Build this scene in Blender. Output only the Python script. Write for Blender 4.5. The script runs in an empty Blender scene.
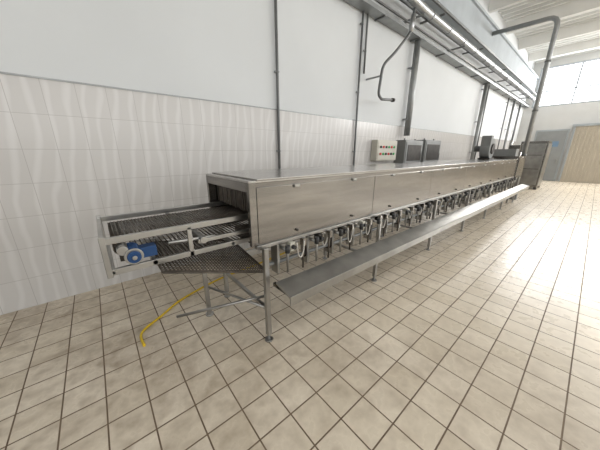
import bpy, bmesh, math, random
from mathutils import Vector, Matrix
random.seed(4)
scene=bpy.context.scene
H=1.6
# ---------------------------------------------------------------- materials
def newmat(name):
    m=bpy.data.materials.new(name); m.use_nodes=True
    nt=m.node_tree; b=nt.nodes['Principled BSDF']; return m,nt,b
def N(nt,t,**k):
    n=nt.nodes.new(t)
    for a,v in k.items(): setattr(n,a,v)
    return n
def simple(name,col,rough=.5,metal=0,noise=.12,scale=6,stretch=None,bump=0):
    m,nt,b=newmat(name)
    tc=N(nt,'ShaderNodeTexCoord'); mp=N(nt,'ShaderNodeMapping')
    nt.links.new(tc.outputs['Object'],mp.inputs[0])
    if stretch: mp.inputs['Scale'].default_value=stretch
    no=N(nt,'ShaderNodeTexNoise'); no.inputs['Scale'].default_value=scale; no.inputs['Detail'].default_value=5
    nt.links.new(mp.outputs[0],no.inputs['Vector'])
    r=N(nt,'ShaderNodeValToRGB')
    r.color_ramp.elements[0].position=.3; r.color_ramp.elements[1].position=.72
    r.color_ramp.elements[0].color=[c*(1-noise) for c in col]+[1]
    r.color_ramp.elements[1].color=[min(1,c*(1+noise)) for c in col]+[1]
    nt.links.new(no.outputs['Fac'],r.inputs[0]); nt.links.new(r.outputs[0],b.inputs['Base Color'])
    b.inputs['Roughness'].default_value=rough; b.inputs['Metallic'].default_value=metal
    if bump:
        bu=N(nt,'ShaderNodeBump'); bu.inputs['Strength'].default_value=bump; bu.inputs['Distance'].default_value=.01
        nt.links.new(no.outputs['Fac'],bu.inputs['Height']); nt.links.new(bu.outputs[0],b.inputs['Normal'])
    return m
M={}
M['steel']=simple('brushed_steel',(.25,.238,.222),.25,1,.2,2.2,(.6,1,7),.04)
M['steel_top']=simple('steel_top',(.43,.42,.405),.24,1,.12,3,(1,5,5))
M['steel_lt']=simple('steel_light',(.37,.365,.35),.3,.95,.15,5)
M['dark']=simple('dark_steel',(.05,.045,.04),.5,.7,.3,8)
M['wire']=simple('wire_steel',(.11,.095,.08),.45,.8,.3,20)
M['galv']=simple('galvanised',(.30,.31,.31),.45,.6,.12,6)
M['pipe']=simple('painted_pipe_grey',(.14,.145,.145),.5,.2,.12,6)
M['insul']=simple('aluminium_jacket',(.42,.43,.44),.36,.9,.1,8)
M['black']=simple('black_rubber',(.02,.02,.02),.5,0,.2,8)
M['hose']=simple('pale_hose',(.46,.44,.40),.4,.3,.1,8)
M['blue']=simple('motor_blue',(.010,.05,.15),.4,.2,.15,8)
M['cream']=simple('cream_enamel',(.52,.50,.43),.45,0,.05,4)
M['red']=simple('red_plastic',(.6,.03,.02),.35,0,.05,4)
M['green']=simple('green_plastic',(.03,.35,.08),.35,0,.05,4)
M['yellow']=simple('yellow_cable',(.66,.45,.02),.45,0,.1,8)
M['beam']=simple('blue_grey_beam',(.44,.48,.51),.8,0,.08,2)
M['ceil']=simple('ceiling_concrete',(.76,.76,.74),.85,0,.05,1.5)
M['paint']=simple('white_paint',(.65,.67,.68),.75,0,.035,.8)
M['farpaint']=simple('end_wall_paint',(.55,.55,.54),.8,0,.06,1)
M['tan']=simple('tan_curtain',(.47,.42,.34),.6,0,.12,3,(8,8,.5))
M['doorgrey']=simple('door_grey',(.25,.26,.26),.5,.1,.08,3)
M['sign']=simple('sign_blue',(.15,.24,.36),.4,0,.05,3)
M['frame']=simple('window_frame',(.35,.38,.40),.5,.3,.08,4)
M['cabinet']=simple('cabinet_grey',(.22,.225,.22),.5,.4,.12,3)

def emis(name,col,s):
    m,nt,b=newmat(name)
    b.inputs['Base Color'].default_value=(.8,.85,.9,1)
    b.inputs['Emission Color'].default_value=(*col,1); b.inputs['Emission Strength'].default_value=s
    return m
M['fillglow']=emis('fill_glow_pane',(.97,.98,1),.85)  # added glow for the unseen fill window's pane

def mth(nt,op,a,b=None,c=None):
    n=N(nt,'ShaderNodeMath',operation=op)
    for i,v in enumerate((a,b,c)):
        if v is None: continue
        if isinstance(v,(int,float)): n.inputs[i].default_value=v
        else: nt.links.new(v,n.inputs[i])
    return n.outputs[0]
def mixc(nt,fac,a,b,mode='MIX'):
    n=N(nt,'ShaderNodeMix',data_type='RGBA',blend_type=mode)
    for i,v in ((0,fac),(6,a),(7,b)):
        if isinstance(v,(int,float)): n.inputs[i].default_value=v
        elif isinstance(v,tuple): n.inputs[i].default_value=(*v,1)
        else: nt.links.new(v,n.inputs[i])
    return n.outputs[2]
# floor tiles
TS=.225
def floor_mat():
    m,nt,b=newmat('floor_tiles')
    tc=N(nt,'ShaderNodeTexCoord'); co=tc.outputs['Object']
    br=N(nt,'ShaderNodeTexBrick'); br.offset=0; br.squash=1
    br.inputs['Scale'].default_value=1
    br.inputs['Brick Width'].default_value=TS; br.inputs['Row Height'].default_value=TS
    br.inputs['Mortar Size'].default_value=.005; br.inputs['Mortar Smooth'].default_value=.25
    br.inputs['Bias'].default_value=0
    br.inputs['Color1'].default_value=(.65,.57,.45,1); br.inputs['Color2'].default_value=(.75,.67,.55,1)
    br.inputs['Mortar'].default_value=(.11,.07,.04,1)
    nt.links.new(co,br.inputs['Vector'])
    n1=N(nt,'ShaderNodeTexNoise'); n1.inputs['Scale'].default_value=.8; n1.inputs['Detail'].default_value=8; n1.inputs['Roughness'].default_value=.65
    nt.links.new(co,n1.inputs['Vector'])
    n2=N(nt,'ShaderNodeTexNoise'); n2.inputs['Scale'].default_value=9; n2.inputs['Detail'].default_value=6
    nt.links.new(co,n2.inputs['Vector'])
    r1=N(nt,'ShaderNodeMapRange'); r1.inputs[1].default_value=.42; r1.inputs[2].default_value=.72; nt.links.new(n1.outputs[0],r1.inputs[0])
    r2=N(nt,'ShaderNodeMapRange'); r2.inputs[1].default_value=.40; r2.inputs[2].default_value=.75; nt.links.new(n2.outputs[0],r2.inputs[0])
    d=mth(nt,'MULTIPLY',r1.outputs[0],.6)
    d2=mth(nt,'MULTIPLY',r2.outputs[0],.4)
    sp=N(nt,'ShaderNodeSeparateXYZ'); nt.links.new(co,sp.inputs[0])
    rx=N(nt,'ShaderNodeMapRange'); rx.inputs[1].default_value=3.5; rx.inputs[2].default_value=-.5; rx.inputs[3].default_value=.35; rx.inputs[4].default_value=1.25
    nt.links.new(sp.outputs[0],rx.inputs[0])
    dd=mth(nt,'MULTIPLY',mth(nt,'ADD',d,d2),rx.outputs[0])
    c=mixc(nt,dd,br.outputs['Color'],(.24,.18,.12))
    nt.links.new(c,b.inputs['Base Color'])
    ro=mth(nt,'MULTIPLY_ADD',n2.outputs[0],.25,.17)
    ro2=mth(nt,'MULTIPLY_ADD',br.outputs['Fac'],.4,ro)
    nt.links.new(ro2,b.inputs['Roughness'])
    bu=N(nt,'ShaderNodeBump'); bu.invert=True; bu.inputs['Strength'].default_value=.5; bu.inputs['Distance'].default_value=.004
    nt.links.new(br.outputs['Fac'],bu.inputs['Height']); nt.links.new(bu.outputs[0],b.inputs['Normal'])
    return m
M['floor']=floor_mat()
def walltile_mat():
    m,nt,b=newmat('wall_tiles')
    tc=N(nt,'ShaderNodeTexCoord'); sp=N(nt,'ShaderNodeSeparateXYZ'); nt.links.new(tc.outputs['Object'],sp.inputs[0])
    cb=N(nt,'ShaderNodeCombineXYZ'); nt.links.new(sp.outputs[0],cb.inputs[0]); nt.links.new(sp.outputs[2],cb.inputs[1])
    br=N(nt,'ShaderNodeTexBrick'); br.offset=0
    br.inputs['Scale'].default_value=1
    br.inputs['Brick Width'].default_value=.25; br.inputs['Row Height'].default_value=2.29/7
    br.inputs['Mortar Size'].default_value=.0025; br.inputs['Mortar Smooth'].default_value=.3
    br.inputs['Color1'].default_value=(.53,.515,.50,1); br.inputs['Color2'].default_value=(.555,.54,.525,1)
    br.inputs['Mortar'].default_value=(.40,.385,.37,1)
    nt.links.new(cb.outputs[0],br.inputs['Vector'])
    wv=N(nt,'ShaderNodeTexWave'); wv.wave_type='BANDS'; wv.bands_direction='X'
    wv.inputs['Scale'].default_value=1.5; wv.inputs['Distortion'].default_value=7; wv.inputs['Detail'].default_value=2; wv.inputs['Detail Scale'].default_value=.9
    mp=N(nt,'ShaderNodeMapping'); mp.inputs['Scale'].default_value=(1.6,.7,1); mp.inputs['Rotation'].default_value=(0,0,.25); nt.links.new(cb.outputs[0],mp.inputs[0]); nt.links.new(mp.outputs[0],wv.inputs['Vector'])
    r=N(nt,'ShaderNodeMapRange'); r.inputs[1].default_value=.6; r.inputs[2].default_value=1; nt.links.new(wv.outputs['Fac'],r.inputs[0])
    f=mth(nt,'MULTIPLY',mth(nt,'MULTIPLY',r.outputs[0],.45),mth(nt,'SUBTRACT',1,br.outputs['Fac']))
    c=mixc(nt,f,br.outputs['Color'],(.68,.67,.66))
    nt.links.new(c,b.inputs['Base Color']); b.inputs['Roughness'].default_value=.22
    return m
M['walltile']=walltile_mat()

# ---------------------------------------------------------------- builder
class B:
    def __init__(s,name): s.name=name; s.bm=bmesh.new(); s.mats=[]
    def mi(s,m):
        if m not in s.mats: s.mats.append(m)
        return s.mats.index(m)
    def box(s,x0,x1,y0,y1,z0,z1,m,rot=None,piv=None):
        vs=[s.bm.verts.new((x,y,z)) for x in (x0,x1) for y in (y0,y1) for z in (z0,z1)]
        if rot is not None:
            p=Vector(piv) if piv is not None else Vector(((x0+x1)/2,(y0+y1)/2,(z0+z1)/2))
            for v in vs: v.co=rot@(v.co-p)+p
        k=s.mi(m)
        for q in ((0,1,3,2),(4,6,7,5),(0,4,5,1),(2,3,7,6),(0,2,6,4),(1,5,7,3)):
            f=s.bm.faces.new([vs[i] for i in q]); f.material_index=k
    def prism(s,prof,x0,x1,m,axis='X'):
        def P(t,u,v): return (t,u,v) if axis=='X' else (u,t,v)
        a=[s.bm.verts.new(P(x0,u,v)) for u,v in prof]; b=[s.bm.verts.new(P(x1,u,v)) for u,v in prof]
        k=s.mi(m); n=len(prof)
        for f in [s.bm.faces.new(a[::-1]),s.bm.faces.new(b)]+[s.bm.faces.new((a[i],a[(i+1)%n],b[(i+1)%n],b[i])) for i in range(n)]:
            f.material_index=k
    def tube(s,pts,r,m,seg=10,smooth=True,close=True):
        pts=[Vector(p) for p in pts]; k=s.mi(m); rings=[]
        up=Vector((0,0,1)); prev=None
        for i,p in enumerate(pts):
            if i==0: d=pts[1]-p
            elif i==len(pts)-1: d=p-pts[i-1]
            else: d=(pts[i+1]-p).normalized()+(p-pts[i-1]).normalized()
            d.normalize()
            if prev is None:
                ref=up if abs(d.z)<.9 else Vector((1,0,0)); u=d.cross(ref).normalized()
            else:
                u=(prev-d*prev.dot(d)).normalized()
            prev=u; w=d.cross(u)
            rr=r[i] if isinstance(r,(list,tuple)) else r
            rings.append([s.bm.verts.new(p+(u*math.cos(2*math.pi*j/seg)+w*math.sin(2*math.pi*j/seg))*rr) for j in range(seg)])
        for a,b in zip(rings,rings[1:]):
            for j in range(seg):
                f=s.bm.faces.new((a[j],a[(j+1)%seg],b[(j+1)%seg],b[j])); f.material_index=k; f.smooth=smooth
        if close:
            for q in (rings[0][::-1],rings[-1]):
                f=s.bm.faces.new(q); f.material_index=k
    def bend(s,pts,r,m,rad=.08,seg=10):
        pts=[Vector(p) for p in pts]; out=[pts[0]]
        for i in range(1,len(pts)-1):
            a,b,c=pts[i-1],pts[i],pts[i+1]
            q=min(rad,(a-b).length*.45,(c-b).length*.45)
            p0=b+(a-b).normalized()*q; p1=b+(c-b).normalized()*q
            for t in (0,.25,.5,.75,1): out.append(p0*(1-t)**2+b*2*t*(1-t)+p1*t*t)
        out.append(pts[-1]); s.tube(out,r,m,seg)
    def done(s,bevel=0):
        bmesh.ops.recalc_face_normals(s.bm,faces=s.bm.faces)
        me=bpy.data.meshes.new(s.name); s.bm.to_mesh(me); s.bm.free()
        for m in s.mats: me.materials.append(M[m])
        o=bpy.data.objects.new(s.name,me); scene.collection.objects.link(o)
        if bevel:
            md=o.modifiers.new('bevel','BEVEL'); md.width=bevel; md.segments=2; md.limit_method='ANGLE'
        return o
def empty(name,kids):
    e=bpy.data.objects.new(name,None); scene.collection.objects.link(e)
    for k in kids: k.parent=e
    return e

# ---------------------------------------------------------------- room
WY=3.6; FX=21.0; CZ=6.7; X0=-6; Y0=-12
XP=X0+.03
WF=WY-.014   # front of cladding
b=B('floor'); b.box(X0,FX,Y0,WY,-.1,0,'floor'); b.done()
b=B('wall_back'); b.box(X0,FX,WY,WY+.3,-.1,CZ,'paint')
b.box(X0,FX,WY-.012,WY,0,2.29,'walltile'); b.done()
b=B('trim_1'); b.box(X0,FX-.01,WY-.02,WY-.0125,2.28,2.295,'galv'); b.done()
wz0,wz1=4.2,6.3
b=B('wall_right')
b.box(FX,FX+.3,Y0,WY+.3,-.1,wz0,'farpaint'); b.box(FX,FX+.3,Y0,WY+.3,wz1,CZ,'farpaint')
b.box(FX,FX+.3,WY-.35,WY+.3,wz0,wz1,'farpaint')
b.done()
b=B('window_1')
y=WY-.35
b.box(FX,FX+.12,Y0,WY-.35,wz0,wz0+.07,'frame'); b.box(FX,FX+.12,Y0,WY-.35,wz1-.07,wz1,'frame')
b.box(FX+.02,FX+.12,Y0,WY-.35,5.0,5.06,'frame')
while y>Y0: b.box(FX+.02,FX+.12,y-.06,y,wz0,wz1,'frame'); y-=1.6
b.done()
b=B('wall_left'); b.box(X0-.3,X0,Y0,WY+.3,-.1,CZ,'paint'); b.done()
b=B('wall_front'); b.box(X0,FX,Y0-.3,Y0,-.1,2.0,'paint'); b.box(X0,FX,Y0-.3,Y0,5.6,CZ,'paint')
b.done()
b=B('fill_window'); b.box(X0,FX,Y0-.2,Y0-.18,2.0,5.6,'fillglow')  # unseen glowing window band, added to give fill light
for x in range(X0,int(FX)+1,3): b.box(x,x+.1,Y0-.17,Y0-.02,2.0,5.6,'frame')
b.done()
b=B('ceiling')
x=X0; P=2.5
while x<FX:
    x1=min(x+P,FX+.3)
    b.prism([(x,CZ),(x+.15,CZ-.35),(x+.30,CZ-.35),(x+.55,CZ-.04),(x+1.9,CZ+.1),(x1,CZ+.15),(x1,CZ+.4),(x,CZ+.4)],Y0,WY+.3,'ceil',axis='Y')
    for q in (.85,1.2,1.55,1.9,2.2):
        if x+q+.06<FX: b.box(x+q,x+q+.06,Y0,WY,CZ-.06,CZ+.14,'ceil')
    x+=P
b.done()
b=B('trim_2'); b.box(X0,FX-.01,WY-.30,WY-.001,5.05,5.75,'beam'); b.box(X0,FX-.01,WY-.36,WY-.001,5.75,5.82,'beam'); b.done()

b=B('door_1')   # tan corrugated sliding door
b.box(FX-.12,FX-.05,-3.8,1.15,0,3.0,'tan')
for i in range(33):
    yy=-3.8+i*.15; b.box(FX-.15,FX-.12,yy,yy+.06,0,3.0,'tan')
b.box(FX-.2,FX-.002,-4.2,1.3,3.0,3.12,'frame'); b.box(FX-.16,FX-.002,1.15,1.22,0,3.0,'frame')
b.done()
b=B('door_2')
b.box(FX-.06,FX-.002,1.35,2.75,0,2.9,'frame'); b.box(FX-.08,FX-.06,1.42,2.68,.02,2.82,'doorgrey')
b.box(FX-.09,FX-.08,1.65,2.15,1.95,2.25,'sign'); b.box(FX-.11,FX-.08,1.5,1.55,1.0,1.25,'steel_lt')
b.done()

# ---------------------------------------------------------------- oven (tunnel machine)
XA,XB=.90,10.2; YF,YB=1.60,2.46; ZB,ZT=.885,1.385
b=B('housing')
t=.02
b.box(XA,XB,YF,YF+t,ZB,ZT,'steel'); b.box(XA,XB,YB-t,YB,ZB,ZT,'steel')
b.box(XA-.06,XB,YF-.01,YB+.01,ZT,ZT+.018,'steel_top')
n=6; L=(XB-XA)/n
for i in range(n):
    xa=XA+i*L
    b.box(xa+.003,xa+L-.003,YF-.012,YF,ZB+.02,ZT-.035,'steel')
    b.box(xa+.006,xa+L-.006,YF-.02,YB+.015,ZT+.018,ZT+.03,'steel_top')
    for q in (.25,.75):
        b.box(xa+L*q-.03,xa+L*q+.03,YF-.03,YF-.012,ZT-.06,ZT-.035,'steel_lt')
        b.tube([(xa+L*q,YF-.03,ZB+.06),(xa+L*q,YF-.012,ZB+.06)],.012,'dark',8)
b.box(XA-.02,XB,YF-.02,YF+.03,ZB-.03,ZB,'steel_lt')
b.box(XA-.02,XB,YB-.03,YB+.02,ZB-.03,ZB,'steel_lt')
b.box(XA-.06,XA,YF-.01,YF+.03,ZB,ZT,'steel'); b.box(XA-.06,XA,YB-.03,YB+.01,ZB,ZT,'steel')
b.box(XA-.06,XA-.04,YF+.03,YB-.03,ZT-.07,ZT,'steel')
hous=b.done(.003)
b=B('strip_curtain')
nn=22
for i in range(nn):
    y=YF+.04+i*(YB-YF-.08)/nn
    b.box(XA+.02,XA+.026,y,y+.031,1.13+random.uniform(-.01,.01),ZT-.02,'wire',Matrix.Rotation(random.uniform(-.3,.3),3,'Z'))
cur=b.done()
b=B('burner_trough')
b.box(XA+.15,XB,YF+.22,YB-.1,.74,ZB-.04,'dark')
b.box(XA+.1,XB,YF+.14,YF+.16,.77,ZB-.03,'steel')
b.box(XA,XB,YB-.12,YB-.08,.45,.52,'steel_lt')
tro=b.done(.004)
b=B('burner_fittings')
x=XA+.18; i=0
while x<XB-.1:
    j=random.uniform(-.03,.03); hz=random.uniform(.13,.19)
    z=.80
    b.box(x-.012,x+.012,YF-.02,YF+.08,.58,ZB-.03,'steel_lt')
    b.tube([(x+.06,YF+.12,z),(x+.06,YF-.06,z)],.016,'steel_lt',8)
    b.bend([(x+.06,YF+.0,z),(x+.06,YF-.07,z),(x+.06,YF-.07,.60)],.011,'steel_lt',.03,8)
    b.tube([(x+.06,YF-.07,z-.02),(x+.06,YF-.07,z+.045)],.022,'black',10)
    b.box(x+.11,x+.16,YF-.05,YF+.02,z-.03,z+.05,'dark' if i%3 else 'cream')
    b.tube([(x+.135,YF-.08,z+.01),(x+.135,YF-.05,z+.01)],.02,'black',10)
    pts=[]
    for k in range(13):
        a=math.pi*k/12
        pts.append((x+.215-.042*math.cos(a),YF-.04+j,z+.04-hz*math.sin(a)))
    b.tube(pts,.007,'hose',8)
    b.box(x+.25,x+.285,YF-.06,YF-.01,z-.01,z+.06,'steel')
    b.tube([(x+.27,YF-.03,z-.01),(x+.27,YF-.03,.56)],.009,'wire',8)
    b.bend([(x+.30,YF+.05,z+.03),(x+.30,YF-.03,z+.03),(x+.31,YF-.03,.66),(x+.31,YF+.08,.63)],.008,'dark',.04,8)
    x+=.345; i+=1
b.tube([(XA+.1,YF+.05,.66),(XB,YF+.05,.66)],.018,'galv',10)
b.tube([(XA+.1,YF+.06,.84),(XB,YF+.06,.84)],.014,'galv',8)
# loose cable down the near front leg
b.bend([(XA+.06,YF-.03,.86),(XA+.05,YF-.05,.6),(XA+.055,YF-.045,.3),(XA+.07,YF-.03,.02)],.007,'black',.1,8)
fit=b.done()
b=B('drip_tray')
prof=[(1.45,.60),(1.27,.555),(1.255,.555),(1.255,.475),(1.27,.475),(1.27,.535),(1.455,.58)]
b.prism(prof,XA+.06,11.0,'steel_lt')
xx=XA+.1
while xx<11: b.box(xx,xx+.03,1.28,1.56,.50,.53,'steel'); xx+=1.62
tray=b.done(.002)
b=B('legs')
for i in range(7):
    lx=XA+.0+i*1.62
    if lx>11: break
    for ly in (1.51,2.40):
        b.box(lx,lx+.04,ly,ly+.04,.06,ZB-.02 if ly>2 else .88,'steel_lt')
        b.tube([(lx+.02,ly+.02,0),(lx+.02,ly+.02,.012)],.038,'steel_lt',14)
        b.tube([(lx+.02,ly+.02,.01),(lx+.02,ly+.02,.07)],.012,'galv',8)
    b.box(lx+.005,lx+.035,1.55,2.41,.30,.33,'steel_lt')
legs=b.done(.003)
# infeed conveyor
b=B('infeed_frame')
E=-.06; yf,yb=1.74,2.40
for yy in (yf,yb):
    b.box(E,XA+.2,yy,yy+.025,1.08,1.12,'steel_lt')
    b.box(E+.02,XA+.1,yy,yy+.025,.88,.92,'steel_lt')
    b.box(E,E+.03,yy-.005,yy+.03,.87,1.13,'steel_lt')
    b.box(.42,.45,yy,yy+.025,.88,1.1,'steel_lt')
b.box(E,E+.025,yf,yb,1.085,1.11,'steel_lt'); b.box(E+.02,E+.045,yf,yb,.885,.91,'steel_lt')
b.tube([(E+.1,yf-.02,1.03),(E+.1,yb+.02,1.03)],.03,'steel_lt',14)
b.tube([(.52,yf-.03,.99),(.52,yb+.03,.99)],.026,'steel_lt',14)
b.tube([(.30,yf+.05,1.0),(.62,yf+.02,.99)],.014,'steel_lt',8)
b.box(.48,.95,yf-.02,yf,.97,1.0,'steel_lt')
b.box(.1,XA,yb-.3,yb-.27,.93,.96,'steel_lt')
b.tube([(.20,yf,.90),(.20,yb,.90)],.018,'steel_lt',12); b.tube([(.75,yf,.90),(.75,yb,.90)],.018,'steel_lt',12)
frm=b.done(.003)
b=B('mesh_belt')
x=E+.08
while x<XA+1.2:
    b.tube([(x,yf+.04,1.07),(x,yb-.01,1.07)],.0045,'wire',5); x+=.024
for k in range(20):
    y=yf+.05+k*(yb-yf-.08)/19
    b.tube([(E+.06,y,1.07),(XA+1.2,y,1.07)],.003,'wire',4)
for k in range(14):
    a=math.pi/2+math.pi*k/13
    b.tube([(E+.1+.04*math.cos(a),yf+.04,1.03+.04*math.sin(a)),(E+.1+.04*math.cos(a),yb-.01,1.03+.04*math.sin(a))],.004,'wire',5)
x=E+.1
while x<XA+.4:
    b.tube([(x,yf+.04,.985),(x,yb-.01,.985)],.004,'wire',5); x+=.03
x=.2
while x<XA+.4:
    b.tube([(x,yf+.04,.905),(x,yb-.01,.905)],.004,'wire',5); x+=.03
belt=b.done()
b=B('drive_motor')
c=Vector((.09,1.72,.985))
b.tube([c+Vector((0,0,0)),c+Vector((0,.16,0))],.045,'blue',20)
for k in range(7): b.tube([c+Vector((0,.02+k*.02,0)),c+Vector((0,.026+k*.02,0))],.050,'blue',20)
b.tube([c+Vector((0,-.012,0)),c+Vector((0,0,0))],.052,'steel_lt',22)
b.tube([c+Vector((0,-.03,0)),c+Vector((0,-.012,0))],.038,'blue',18)
b.tube([c+Vector((0,-.045,0)),c+Vector((0,-.03,0))],.014,'steel_lt',12)
b.box(c.x+.03,c.x+.13,c.y+.02,c.y+.10,c.z-.035,c.z+.035,'blue')
b.box(c.x-.07,c.x-.03,c.y+.03,c.y+.10,c.z-.03,c.z+.035,'dark')
mot=b.done(.004)
b=B('mesh_guard')
def gp(u,v):
    return Vector((.22+.78*u,1.64+.72*v,.86-.16*u-.10*(1-v)*u))
for k in range(34):
    u=k/33; b.tube([gp(u,0),gp(u,1)],.0045,'wire',5)
for k in range(24):
    v=k/23; b.tube([gp(0,v),gp(1,v)],.0045,'wire',5)
for p,q in ((gp(0,0),gp(1,0)),(gp(0,1),gp(1,1)),(gp(0,0),gp(0,1)),(gp(1,0),gp(1,1))): b.tube([p,q],.009,'wire',8)
grd=b.done()
b=B('brace_struts')
b.tube([(.30,1.95,.30),(.92,1.58,.42)],.012,'steel_lt',8)
b.box(.62,.655,2.2,2.235,.0,.86,'steel_lt'); b.tube([(.64,2.22,0),(.64,2.22,.015)],.04,'steel_lt',12)
b.tube([(.66,2.2,.32),(.92,1.55,.32)],.012,'steel_lt',8)
st=b.done()
b=B('discharge_section')
b.box(10.2,11.3,YF-.02,YB+.05,.80,1.50,'steel'); b.box(10.25,11.25,YF-.04,YF-.02,.85,1.45,'steel')
b.box(10.3,10.7,YF+.1,YB-.1,1.50,1.72,'cabinet')
b.box(10.85,11.2,YF+.12,YF+.4,1.50,1.85,'steel')
for lx in (10.3,11.2):
    for ly in (YF,YB-.05): b.box(lx,lx+.05,ly,ly+.05,0,.8,'steel_lt')
dis=b.done(.005)
b=B('exhaust_blower')
c=Vector((9.2,2.2,1.72))
b.tube([c+Vector((0,-.12,0)),c+Vector((0,.12,0))],.29,'cabinet',28)
b.tube([c+Vector((0,-.15,0)),c+Vector((0,-.12,0))],.15,'dark',20)
b.box(9.0,9.5,2.05,2.35,1.41,1.46,'dark')
b.tube([c+Vector((0,.1,0)),c+Vector((0,.32,0))],.09,'pipe',14)
b.box(8.92,9.10,2.08,2.32,1.7,2.08,'cabinet')
blo=b.done(.004)
empty('tunnel_oven',[hous,cur,tro,fit,tray,legs,frm,belt,mot,grd,st,dis,blo])

b=B('yellow_cable')
pts=[]
ctrl=[(.05,2.15),(.06,2.35),(.25,2.5),(.5,2.68),(1.0,2.85),(1.5,2.9),(2.2,3.0)]
def cr(p,t):
    n=len(p)-1; s=t*n; i=min(int(s),n-1); u=s-i
    g=lambda k: Vector(p[max(0,min(n,k))])
    a,bb,c,d=g(i-1),g(i),g(i+1),g(i+2)
    return .5*((2*bb)+(c-a)*u+(2*a-5*bb+4*c-d)*u*u+(3*bb-a-3*c+d)*u**3)
for k in range(50):
    q=cr(ctrl,k/49); pts.append((q.x,q.y,.011))
b.tube(pts,.011,'yellow',8); b.done()

b=B('control_panel')
b.box(5.25,6.15,3.42,WF,1.42,1.90,'cream'); b.box(5.28,6.12,3.41,3.42,1.45,1.87,'cream')
for i in range(6):
    for j in range(2):
        m=('red','green','black','red','black','green')[(i+j*2)%6]
        b.tube([(5.38+i*.12,3.385,1.58+j*.16),(5.38+i*.12,3.41,1.58+j*.16)],.03,m,12)
b.done(.006)
def cab(x0,x1,z0,z1):
    b=B('electrical_cabinet')
    b.box(x0,x1,3.30,WF,z0,z1,'cabinet'); b.box(x0+.04,x1-.04,3.285,3.30,z0+.04,z1-.04,'cabinet')
    b.box(x0+.12,x1-.12,3.275,3.285,z0+.30,z1-.12,'dark')
    b.box(x1-.09,x1-.07,3.265,3.285,z0+.3,z0+.5,'steel_lt')
    for k in (.2,.8): b.tube([(x0+(x1-x0)*k,3.45,z1),(x0+(x1-x0)*k,3.45,z1+.05)],.02,'pipe',8)
    b.done(.006)
cab(6.35,7.35,1.1,1.93); cab(7.5,8.6,1.1,1.97)
OP=[]
def vpipe(x,z0,z1,r,m='pipe',y=3.5):
    b=B('vertical_conduit'); b.tube([(x,y,z0),(x,y,z1)],r,m,12)
    z=z0+.4
    while z<z1:
        b.box(x-r-.015,x+r+.015,y-r*.2,WF,z,z+.025,'galv'); z+=1.2
    OP.append(b.done())
TZ=4.24
vpipe(2.5,.02,5.04,.022,'pipe',3.55); vpipe(4.57,.02,TZ,.02,'pipe',3.55); vpipe(4.72,3.2,4.6,.02,'pipe',3.55)
vpipe(6.66,2.05,TZ,.075,'galv',3.46); vpipe(12.5,.02,TZ,.07,'galv',3.46); vpipe(13.0,.02,TZ,.025)
vpipe(17.6,.02,TZ,.06,'galv',3.46); vpipe(16.5,.02,TZ,.03); vpipe(19.3,.02,TZ,.05)
b=B('insulated_duct')
b.bend([(4.5,3.1,5.0),(5.2,3.1,4.6),(6.2,3.1,4.55),(20.6,3.1,4.55)],.085,'insul',.2,14)
x=6.4
while x<20: b.tube([(x,3.1,4.55),(x+.04,3.1,4.55)],.092,'galv',14); x+=1.0
x=6.0
while x<20: b.box(x,x+.03,3.05,WF,4.42,4.46,'galv'); x+=2.5
OP.append(b.done())
b=B('cable_tray')
b.box(XP,20.9,3.34,3.35,TZ,TZ+.07,'galv'); b.box(XP,20.9,3.56,3.57,TZ,TZ+.07,'galv'); b.box(XP,20.9,3.34,3.57,TZ-.005,TZ,'galv')
for k in range(4): b.tube([(XP,3.38+.045*k,TZ+.02),(20.9,3.38+.045*k,TZ+.02)],.014,'pipe',6)
x=X0+.5
while x<20.5: b.box(x,x+.03,3.34,WF,TZ-.03,TZ-.005,'pipe'); x+=1.5
OP.append(b.done())
b=B('pipe_run')
for (y,z,r,m) in ((3.45,4.75,.03,'pipe'),(3.42,4.9,.025,'galv'),(3.53,4.42,.03,'galv'),(3.38,4.4,.02,'pipe'),(3.05,4.8,.03,'pipe')):
    b.tube([(XP,y,z),(20.9,y,z)],r,m,8)
x=X0+.9
while x<20.5: b.box(x,x+.04,3.02,WF,4.68,4.715,'pipe'); x+=3
OP.append(b.done())
b=B('steam_drop_pipe')
b.bend([(5.68,3.1,4.46),(5.6,3.1,4.0),(5.12,3.12,3.55),(4.86,3.2,3.3),(4.86,3.25,2.78),(4.98,3.25,2.70),(5.42,3.25,2.74)],.028,'pipe',.12,10)
b.tube([(5.67,3.1,4.35),(5.6,3.1,4.02)],.05,'insul',12)
b.tube([(5.40,3.25,2.738),(5.48,3.25,2.745)],.04,'dark',10)
b.box(4.85,4.87,3.2,WF,3.1,3.13,'galv')
OP.append(b.done())
empty('overhead_pipework',OP)
b=B('exhaust_pipe')
b.bend([(11.42,1.66,0.3),(11.42,1.66,5.5),(11.42,3.28,5.55)],.065,'galv',.25,14)
for z in (1.5,2.9,4.3): b.tube([(11.42,1.66,z),(11.42,1.66,z+.05)],.08,'pipe',14)
b.box(11.34,11.5,1.56,1.76,.0,.3,'cabinet')
b.done()
b=B('steel_cabinet')
b.box(15.2,16.4,1.5,2.4,.1,2.1,'steel'); b.box(15.19,15.2,1.55,2.35,.2,2.0,'steel_lt'); b.box(15.25,16.35,1.48,1.5,.2,2.0,'steel_lt')
for k in (.9,1.5): b.box(15.17,15.19,1.6,2.3,k,k+.02,'dark')
for lx in (15.2,16.3):
    for ly in (1.5,2.3): b.box(lx,lx+.1,ly,ly+.1,0,.1,'dark')
b.done(.01)
b=B('process_tank')
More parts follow.
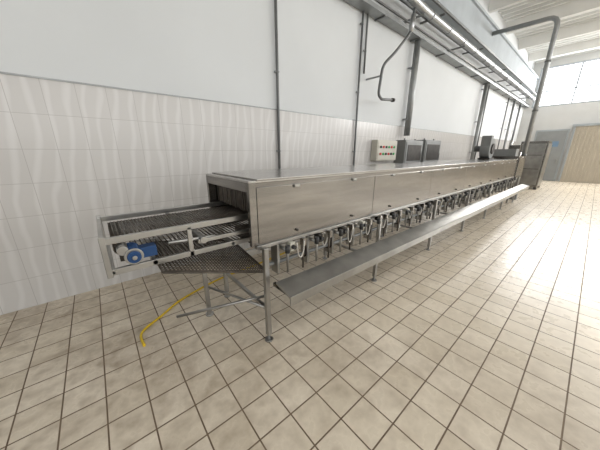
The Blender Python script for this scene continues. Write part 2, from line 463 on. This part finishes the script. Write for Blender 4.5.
b.tube([(13.2,2.4,.35),(13.2,2.4,.4),(13.2,2.4,1.6),(13.2,2.4,1.75)],[.2,.45,.45,.15],'steel',24)
for a in range(3):
    q=a*2.09; b.tube([(13.2+.35*math.cos(q),2.4+.35*math.sin(q),0),(13.2+.35*math.cos(q),2.4+.35*math.sin(q),.45)],.03,'steel_lt',8)
b.tube([(13.2,2.4,1.7),(13.2,2.4,2.1)],.06,'steel_lt',10)
b.done()

# ---------------------------------------------------------------- lights
def area(name,loc,rot,sx,sy,p,col=(1,1,1)):
    l=bpy.data.lights.new(name,'AREA'); l.shape='RECTANGLE'; l.size=sx; l.size_y=sy; l.energy=p; l.color=col
    o=bpy.data.objects.new(name,l); o.location=loc; o.rotation_euler=rot; scene.collection.objects.link(o); return o
area('window_light_end',(FX-.05,-4.3,5.3),(0,math.radians(68),0),1.8,14,1200,(1,.985,.96))
area('fill_light_front',(7,Y0+.1,3.8),(math.radians(80),0,0),24,3.4,500,(1,.985,.96))  # added fill lamp just inside the unseen window band
area('skylight',(5,-3.5,CZ-.5),(0,0,0),20,5,470,(.98,.99,1))
sl=bpy.data.lights.new('sun','SUN'); sl.energy=1.8; sl.color=(1,.88,.70); sl.angle=math.radians(.6)
so=bpy.data.objects.new('sun',sl); scene.collection.objects.link(so)
el=math.radians(18.5); az=math.radians(11)
d=Vector((-math.cos(el)*math.cos(az),-math.cos(el)*math.sin(az),-math.sin(el)))
so.rotation_euler=d.to_track_quat('-Z','Y').to_euler(); so.location=(30,5,10)
w=bpy.data.worlds.new('world'); scene.world=w; w.use_nodes=True
w.node_tree.nodes['Background'].inputs[0].default_value=(.95,.97,1,1); w.node_tree.nodes['Background'].inputs[1].default_value=3.4
scene.view_settings.view_transform='Standard'

# ---------------------------------------------------------------- camera
cam=bpy.data.cameras.new('camera'); co=bpy.data.objects.new('camera',cam); scene.collection.objects.link(co)
cam.sensor_width=36; cam.lens=14.4; cam.clip_start=.05
co.location=(0,0,H); co.rotation_euler=(math.radians(73.3),0,math.radians(-39.9))
scene.camera=co
